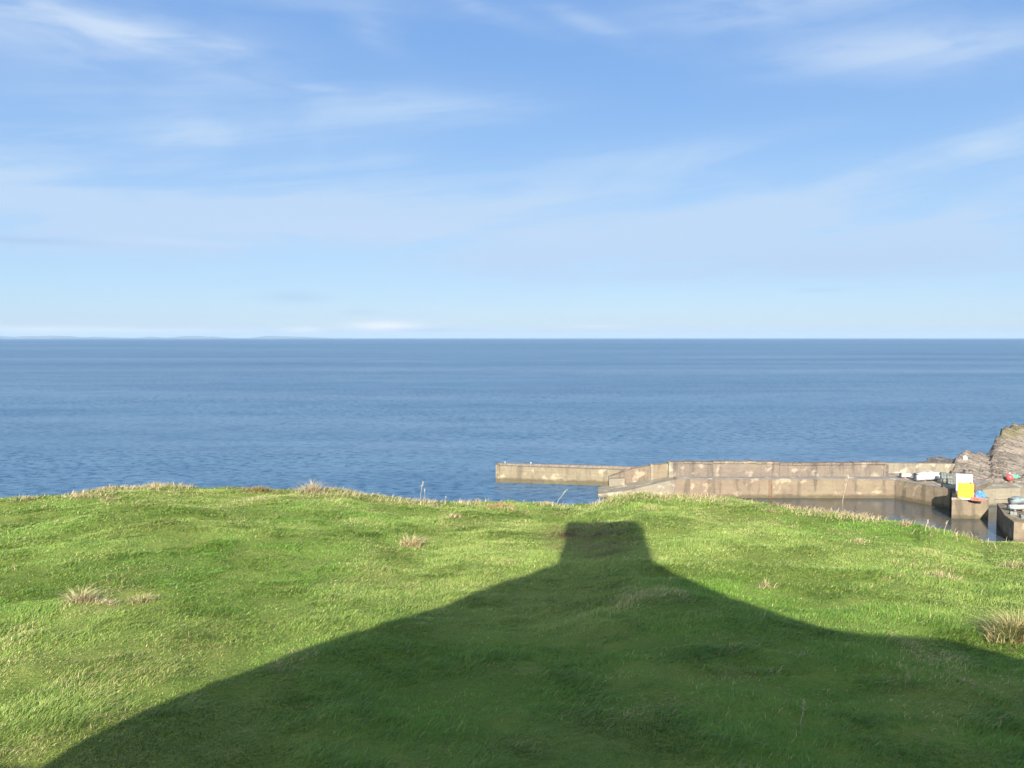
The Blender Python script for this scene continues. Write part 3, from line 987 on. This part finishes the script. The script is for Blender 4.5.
def blades(name, x, y, z, h, w, ang, lean, col, face=None):
    """one mesh of n bent blades: root x y z, height h, width w, bend direction ang, lean (horizontal/vertical)"""
    n = len(x)
    face = ang + np.pi / 2 + rng.normal(0, 0.7, n) if face is None else face
    fx, fy = np.cos(face) * w / 2, np.sin(face) * w / 2
    lx, ly = np.cos(ang), np.sin(ang)
    v = np.zeros((n, 5, 3), np.float32)
    mid, mz = 0.38 * lean * h, 0.58 * h
    tip, tz = lean * h, h * (1 - 0.22 * np.minimum(lean, 1.6))
    v[:, 0] = np.stack([x - fx, y - fy, z], 1)
    v[:, 1] = np.stack([x + fx, y + fy, z], 1)
    v[:, 2] = np.stack([x + lx * mid + fx * .8, y + ly * mid + fy * .8, z + mz], 1)
    v[:, 3] = np.stack([x + lx * mid - fx * .8, y + ly * mid - fy * .8, z + mz], 1)
    v[:, 4] = np.stack([x + lx * tip, y + ly * tip, z + tz], 1)
    i = np.arange(n)[:, None] * 5
    quads = i + np.array([[0, 1, 2, 3]]); tris = i + np.array([[3, 2, 4]])
    return fast_mesh(name, v.reshape(-1, 3), quads, M_blade, False, np.repeat(col, 5, 0), tris)


N = 1300000
a0, b0 = 6.3 ** 0.8, 48.0 ** 0.8
s = (rng.random(N) * (b0 - a0) + a0) ** (1 / 0.8)
a = R(-43) + rng.random(N) * R(86)
x, y = np.sin(a) * s, np.cos(a) * s
z = land(x, y) - 0.012
tuss = fbm(x * 1.1, y * 1.1, 101, 3)
patch = fbm(x * 0.16 + 3, y * 0.16, 55, 4)
fine = fbm(x * 3.5, y * 3.5, 77, 2)
h = (0.036 + 0.060 * np.clip((tuss - 0.35) * 2.4, 0, 1.2)) * rng.uniform(0.55, 1.35, N)
w = 0.0058 * (s / 9) ** 0.85 * rng.uniform(0.7, 1.3, N)
ang = (fbm(x * 0.6, y * 0.6, 202, 3) - 0.5) * 4.0 + rng.normal(0, 0.62, N) + 0.1
lean = np.clip(rng.normal(1.15, 0.55, N), 0.15, 2.4)
g1 = np.array([0.112, 0.210, 0.026]); g2 = np.array([0.204, 0.262, 0.060]); g3 = np.array([0.074, 0.160, 0.024]); st_ = np.array([0.40, 0.33, 0.16])
f1 = np.clip((patch - 0.38) * 4 - 0.35 * np.clip((17 - s) / 8, 0, 1) + rng.normal(0, 0.25, N), 0, 1)[:, None]
f2 = np.clip((fine - 0.50) * 3 + rng.normal(0, 0.25, N), 0, 1)[:, None]
col = g1 * (1 - f1) + g2 * f1
col = col * (1 - 0.45 * f2) + g3 * 0.45 * f2
lush = np.clip((fbm(x * 0.9 + 9, y * 1.3, 404, 3) - 0.62) * 7, 0, 1)
col = col * (1 - 0.38 * lush[:, None]) + np.array([0.066, 0.130, 0.020]) * 0.38 * lush[:, None]
h = h * (1 + 0.5 * lush)
edge = np.clip((s - 28) / 14, 0, 1)
dry = fbm(x * 0.55, y * 0.8, 303, 4)
pd = 0.022 + 0.02 * edge + 0.16 * np.clip((dry - 0.56) * 5, 0, 1) + 0.25 * edge * np.clip((dry - 0.40) * 4, 0, 1) + 0.04 * edge
# worn brown patch under the tip of the shadow, and a smaller one nearer
for (qx, qy, rr) in [(593, 534, 0.95), (632, 598, 0.5), (668, 592, 0.4), (20, 757, 0.3), (930, 655, 0.5), (290, 662, 0.35), (105, 598, 0.6)]:
    q = find(qx, qy, land)
    dd = np.hypot(x - q.x, (y - q.y) * 0.55)
    pd = np.maximum(pd, 0.38 * np.clip(1.5 - dd / rr, 0, 1))
brown = np.zeros(N)
for (qx, qy, rr) in [(582, 537, 1.25), (600, 545, 0.8)]:
    q = find(qx, qy, land)
    brown = np.maximum(brown, np.clip(1.5 - np.hypot(x - q.x, (y - q.y) * 0.4) / rr, 0, 1))
isd = (rng.random(N) < pd)[:, None]
col = np.where(isd, st_ * rng.uniform(0.6, 1.15, (N, 1)), col)
isb = (rng.random(N) < brown * 0.75)[:, None]
col = np.where(isb, np.array([0.17, 0.115, 0.060]), col)
col = col * rng.uniform(0.78, 1.22, (N, 1))
h = np.where(isd[:, 0], h * 1.15, h)
gr = blades('grass', x, y, z, h, w, ang, lean, col)
tag(gr, 'short green turf growing over the clifftop field', 'grass', None, 'stuff')

# dry bents fringing the brink of the field
n = 14000
a = R(-42) + rng.random(n) * R(84)
D = np.interp(np.degrees(a), [-45, -30, 0, 15, 30, 45], [44, 42, 38, 36, 31, 30])
s = D + rng.normal(-0.4, 0.9, n)
dens = fbm(a * 14, a * 0 + 2, 8, 3)
keep = rng.random(n) < np.clip((dens - 0.40) * 4.5, 0.05, 1)
a, s = a[keep], s[keep]; n = len(a)
x, y = np.sin(a) * s, np.cos(a) * s
z = land(x, y) - 0.02
blades('dry_grass', x, y, z, rng.uniform(0.10, 0.30, n), np.full(n, 0.016) * rng.uniform(.6, 1.3, n), rng.normal(-0.2, 1.3, n), rng.uniform(0.4, 1.6, n),
       np.array([0.42, 0.34, 0.19]) * rng.uniform(0.6, 1.15, (n, 1)))
tag(bpy.data.objects['dry_grass'], 'straw coloured dry grass fringing the brink of the field', 'dry grass', None, 'stuff')


def tuft(px, py, w_, h_, n_, label, mix=0.15, lean_dir=0.0, group='dry tussocks on the field', mul=1.0, flat=0.6, c0=(0.46, 0.36, 0.20)):
    q = find(px, py, land)
    n = int(n_ * 1.5)
    r = np.minimum(np.abs(rng.normal(0, 0.52, n)), 1.15); th_ = rng.random(n) * 2 * np.pi
    x = r * np.cos(th_) * w_ / 2; y = r * np.sin(th_) * w_ / 2 * flat
    z = land(x + q.x, y + q.y) - q.z - 0.02
    out = np.arctan2(y, x) + rng.normal(0, 0.6, n)
    ang_ = np.where(rng.random(n) < 0.5, out, lean_dir + rng.normal(0, 0.5, n))
    hh = 0.8 * h_ * rng.uniform(0.2, 1.35, n) ** 1.2 * np.clip(1.15 - 0.5 * r, 0.3, 2)
    isg = (rng.random(n) < mix)[:, None]
    col = np.where(isg, np.array([0.13, 0.19, 0.05]), np.array(c0) * rng.uniform(0.55, 1.15, (n, 1)))
    ww = 0.0075 * (q.y / 12) ** 0.8 * mul * rng.uniform(.6, 1.4, n)
    o = blades('grass_tussock', x, y, z, hh, ww, ang_, np.clip(rng.normal(0.9, 0.5, n), 0.1, 2.2), col)
    o.location = q
    return tag(o, label, 'tussock', group)


tuft(1019, 641, 1.0, 0.60, 3000, 'big straw and green tussock at the right edge above the shadow', 0.42, -0.9, c0=(0.50, 0.41, 0.20))
tuft(992, 626, 0.45, 0.22, 500, 'dark green clump hugging the left side of the big straw tussock', 1.0, 0.0, group=None)
tuft(80, 603, 0.75, 0.36, 420, 'reddish straw tussock on the left above the strip of flattened hay', 0.1, 0.3, c0=(0.42, 0.35, 0.20))
tuft(108, 604, 0.95, 0.12, 260, 'flattened pale strip of hay beside the reddish tussock', 0.1, 0.0, flat=0.35, c0=(0.50, 0.42, 0.27))
tuft(142, 603, 0.8, 0.24, 260, 'thin pale tussock at the right end of the flattened hay', 0.35, 0.2)
tuft(412, 548, 0.85, 0.50, 260, 'pale wispy tussock standing alone mid-field left of the shadow tip', 0.1, 0.3)
tuft(311, 492, 1.5, 0.58, 230, 'tall pinkish tussock on the brink against the sea', 0.0, 0.3, c0=(0.44, 0.36, 0.22))
tuft(259, 492, 2.3, 0.34, 420, 'brown mound of dead grass on the brink left of the pinkish tussock', 0.15, 0.2, c0=(0.24, 0.16, 0.07))
tuft(262, 499, 2.2, 0.18, 240, 'bleached swathe of grass below the brown mound', 0.2, 0.2, flat=0.3, c0=(0.50, 0.42, 0.24))
tuft(155, 487, 3.6, 0.26, 420, 'long pale tussock along the brink, left of the field crest', 0.1, 0.4)
tuft(168, 484, 0.6, 0.50, 70, 'tallest wisp rising from the long pale tussock on the brink', 0.0, 0.4)
tuft(82, 497, 3.4, 0.26, 380, 'pale tussock on the brink near the left edge', 0.15, 0.4)
tuft(108, 502, 1.0, 0.30, 140, 'small bleached tussock just below the brink near the left edge', 0.1, -0.3)
tuft(25, 500, 1.8, 0.22, 200, 'leftmost pale tussock on the brink', 0.2, 0.2)
tuft(500, 507, 2.6, 0.24, 300, 'reddish brown tussock on the brink below the breakwater tip', 0.1, 0.4, c0=(0.38, 0.22, 0.12))
tuft(452, 518, 0.9, 0.26, 120, 'little pale tussock below the brink left of the breakwater tip', 0.15, 0.3)
tuft(545, 506, 1.6, 0.24, 160, 'low bleached tussock on the brink below the breakwater', 0.2, 0.4)
tuft(652, 510, 1.8, 0.20, 170, 'low bleached swathe right above the shadow tip', 0.3, 0.2, flat=0.4)
tuft(771, 513, 0.7, 0.24, 90, 'small orange-brown tussock below the middle of the quay', 0.1, 0.2, c0=(0.36, 0.26, 0.14))
tuft(965, 537, 1.3, 0.24, 110, 'straw tussock on the brink below the pier head', 0.25, 0.3, c0=(0.38, 0.30, 0.17))
tuft(905, 526, 0.9, 0.24, 110, 'orange-brown tussock on the brink left of the pier head', 0.1, 0.3, c0=(0.38, 0.28, 0.16))
tuft(938, 578, 1.3, 0.22, 260, 'bleached tangle of grass on the slope below the pier head', 0.35, 0.5)
tuft(1015, 568, 1.1, 0.24, 220, 'bleached tangle of grass at the right edge above the big tussock', 0.3, 0.5)
tuft(858, 543, 0.8, 0.22, 110, 'pale little tussock with forked wisps right of mid-field', 0.2, 0.5)
tuft(765, 588, 0.5, 0.22, 90, 'pale little tussock just above the right-hand shoulder of the shadow', 0.2, 0.2)
tuft(962, 682, 0.35, 0.09, 60, 'small pale wisp lying in the shadow at the right', 0.0, 0.2)


def stalk(px, py, px2, py2, label, rad=0.012, col=None, group='dry stalks on the field'):
    """a dead flower stalk from its root up to where its tip is seen"""
    q = find(px, py, land)
    d = view_dir(px2, py2); tt = q.y / d[1]
    tip = Vector((d[0] * tt, q.y + 0.02, CZ + d[2] * tt)) - q
    root = empty('grass_stalk', q, label, 'stalk', group)
    bm = bmesh.new()
    side = Vector((0.06, 0, 0)) * tip.length
    tube(bm, [Vector((0, 0, -0.04)), tip * 0.35 - side, tip * 0.7 - side * 0.6, tip], [rad, rad * .9, rad * .7, rad * .35], 5)
    bm_obj('stem', bm, M_stalk, root)
    bm = bmesh.new()
    for k_ in range(9):
        f = 0.72 + 0.28 * k_ / 9
        p0 = tip * f - side * 0.6 * (1 - f) * 3
        dd = Vector((random.uniform(-1, 1), random.uniform(-1, 1), 0.9)).normalized() * tip.length * 0.10
        tube(bm, [p0, p0 + dd * .6, p0 + dd], [rad * .6, rad * 1.1, rad * 0.3], 4)
    bm_obj('seed_head', bm, M_stalk, root)
    return root


M_stalk = simple('dead_stalk', (0.28, 0.24, 0.17), 0.9, 0.2, 20.0)
for a_ in [(421, 503, 423, 482, 'tallest dry stalk on the brink, standing against the sea left of the breakwater'),
           (426, 503, 425, 489, 'shorter dry stalk beside the tallest one on the brink'),
           (446, 505, 446, 496, 'little dry stalk on the brink between the tall pair and the breakwater'),
           (496, 500, 502, 488, 'dry stalk below the tip of the breakwater'),
           (516, 501, 525, 487, 'dry stalk leaning right, second from the breakwater tip'),
           (529, 503, 540, 489, 'dry stalk leaning right, third from the breakwater tip'),
           (556, 505, 567, 490, 'longest leaning dry stalk below the breakwater'),
           (807, 509, 816, 490, 'dry stalk in front of the middle of the quay'),
           (843, 514, 849, 476, 'tall dry stalk rising across the quay left of the boats'),
           (888, 520, 896, 497, 'bent dry stalk against the basin water below the boats'),
           (925, 533, 929, 520, 'short dry stalk left of the pier head'),
           (944, 535, 948, 521, 'thin dry stalk just left of the pier head reflection'),
           (983, 540, 990, 517, 'dry stalk right in front of the pier head'),
           (801, 735, 806, 702, 'single pale stalk standing in the shadow low on the right')]:
    near = a_[1] > 600
    stalk(*a_, rad=0.006 if near else 0.010)

# ------------------------------------------------------------------ far coast and the air in front of it
bm = bmesh.new()
n = 60
az0, az1 = R(-40), R(-11)
front = []; crest = []; back = []
DIST = 56000
for i in range(n + 1):
    f = i / n; a_ = az0 + (az1 - az0) * f
    hgt = (60 + 260 * mnoise.fractal(Vector((f * 9.5, 1.3, 0)), 1.0, 2.0, 4) + 90) * min(1, (1 - f) * 5) * min(1, f * 6 + 0.3)
    hgt = max(20, min(230, hgt))
    for L, dd, zz in ((front, 0, -1.5), (crest, 2500, hgt), (back, 6000, -1.5)):
        L.append(bm.verts.new((math.sin(a_) * (DIST + dd), math.cos(a_) * (DIST + dd), zz)))
for i in range(n):
    bm.faces.new((front[i], front[i + 1], crest[i + 1], crest[i]))
    bm.faces.new((crest[i], crest[i + 1], back[i + 1], back[i]))
hills = bm_obj('hills', bm, simple('far_hillside', (0.10, 0.11, 0.07), 0.95, 0.2, 0.001), None, True)
tag(hills, kind='structure')

m = bpy.data.materials.new('haze'); m.use_nodes = True
nt = m.node_tree; nt.nodes.remove(nt.nodes['Principled BSDF'])
pv = nt.nodes.new('ShaderNodeVolumePrincipled')
pv.inputs['Color'].default_value = (0.33, 0.45, 0.64, 1)
pv.inputs['Density'].default_value = 1.4e-5
pv.inputs['Anisotropy'].default_value = 0.0
nt.links.new(pv.outputs[0], nt.nodes['Material Output'].inputs['Volume'])
bm = bmesh.new(); box(bm, -72000, 72000, -72000, 72000, -5.0, 345.0)
hz_o = bm_obj('haze', bm, m)
tag(hz_o, kind='stuff')
sc.cycles.volume_bounces = 1
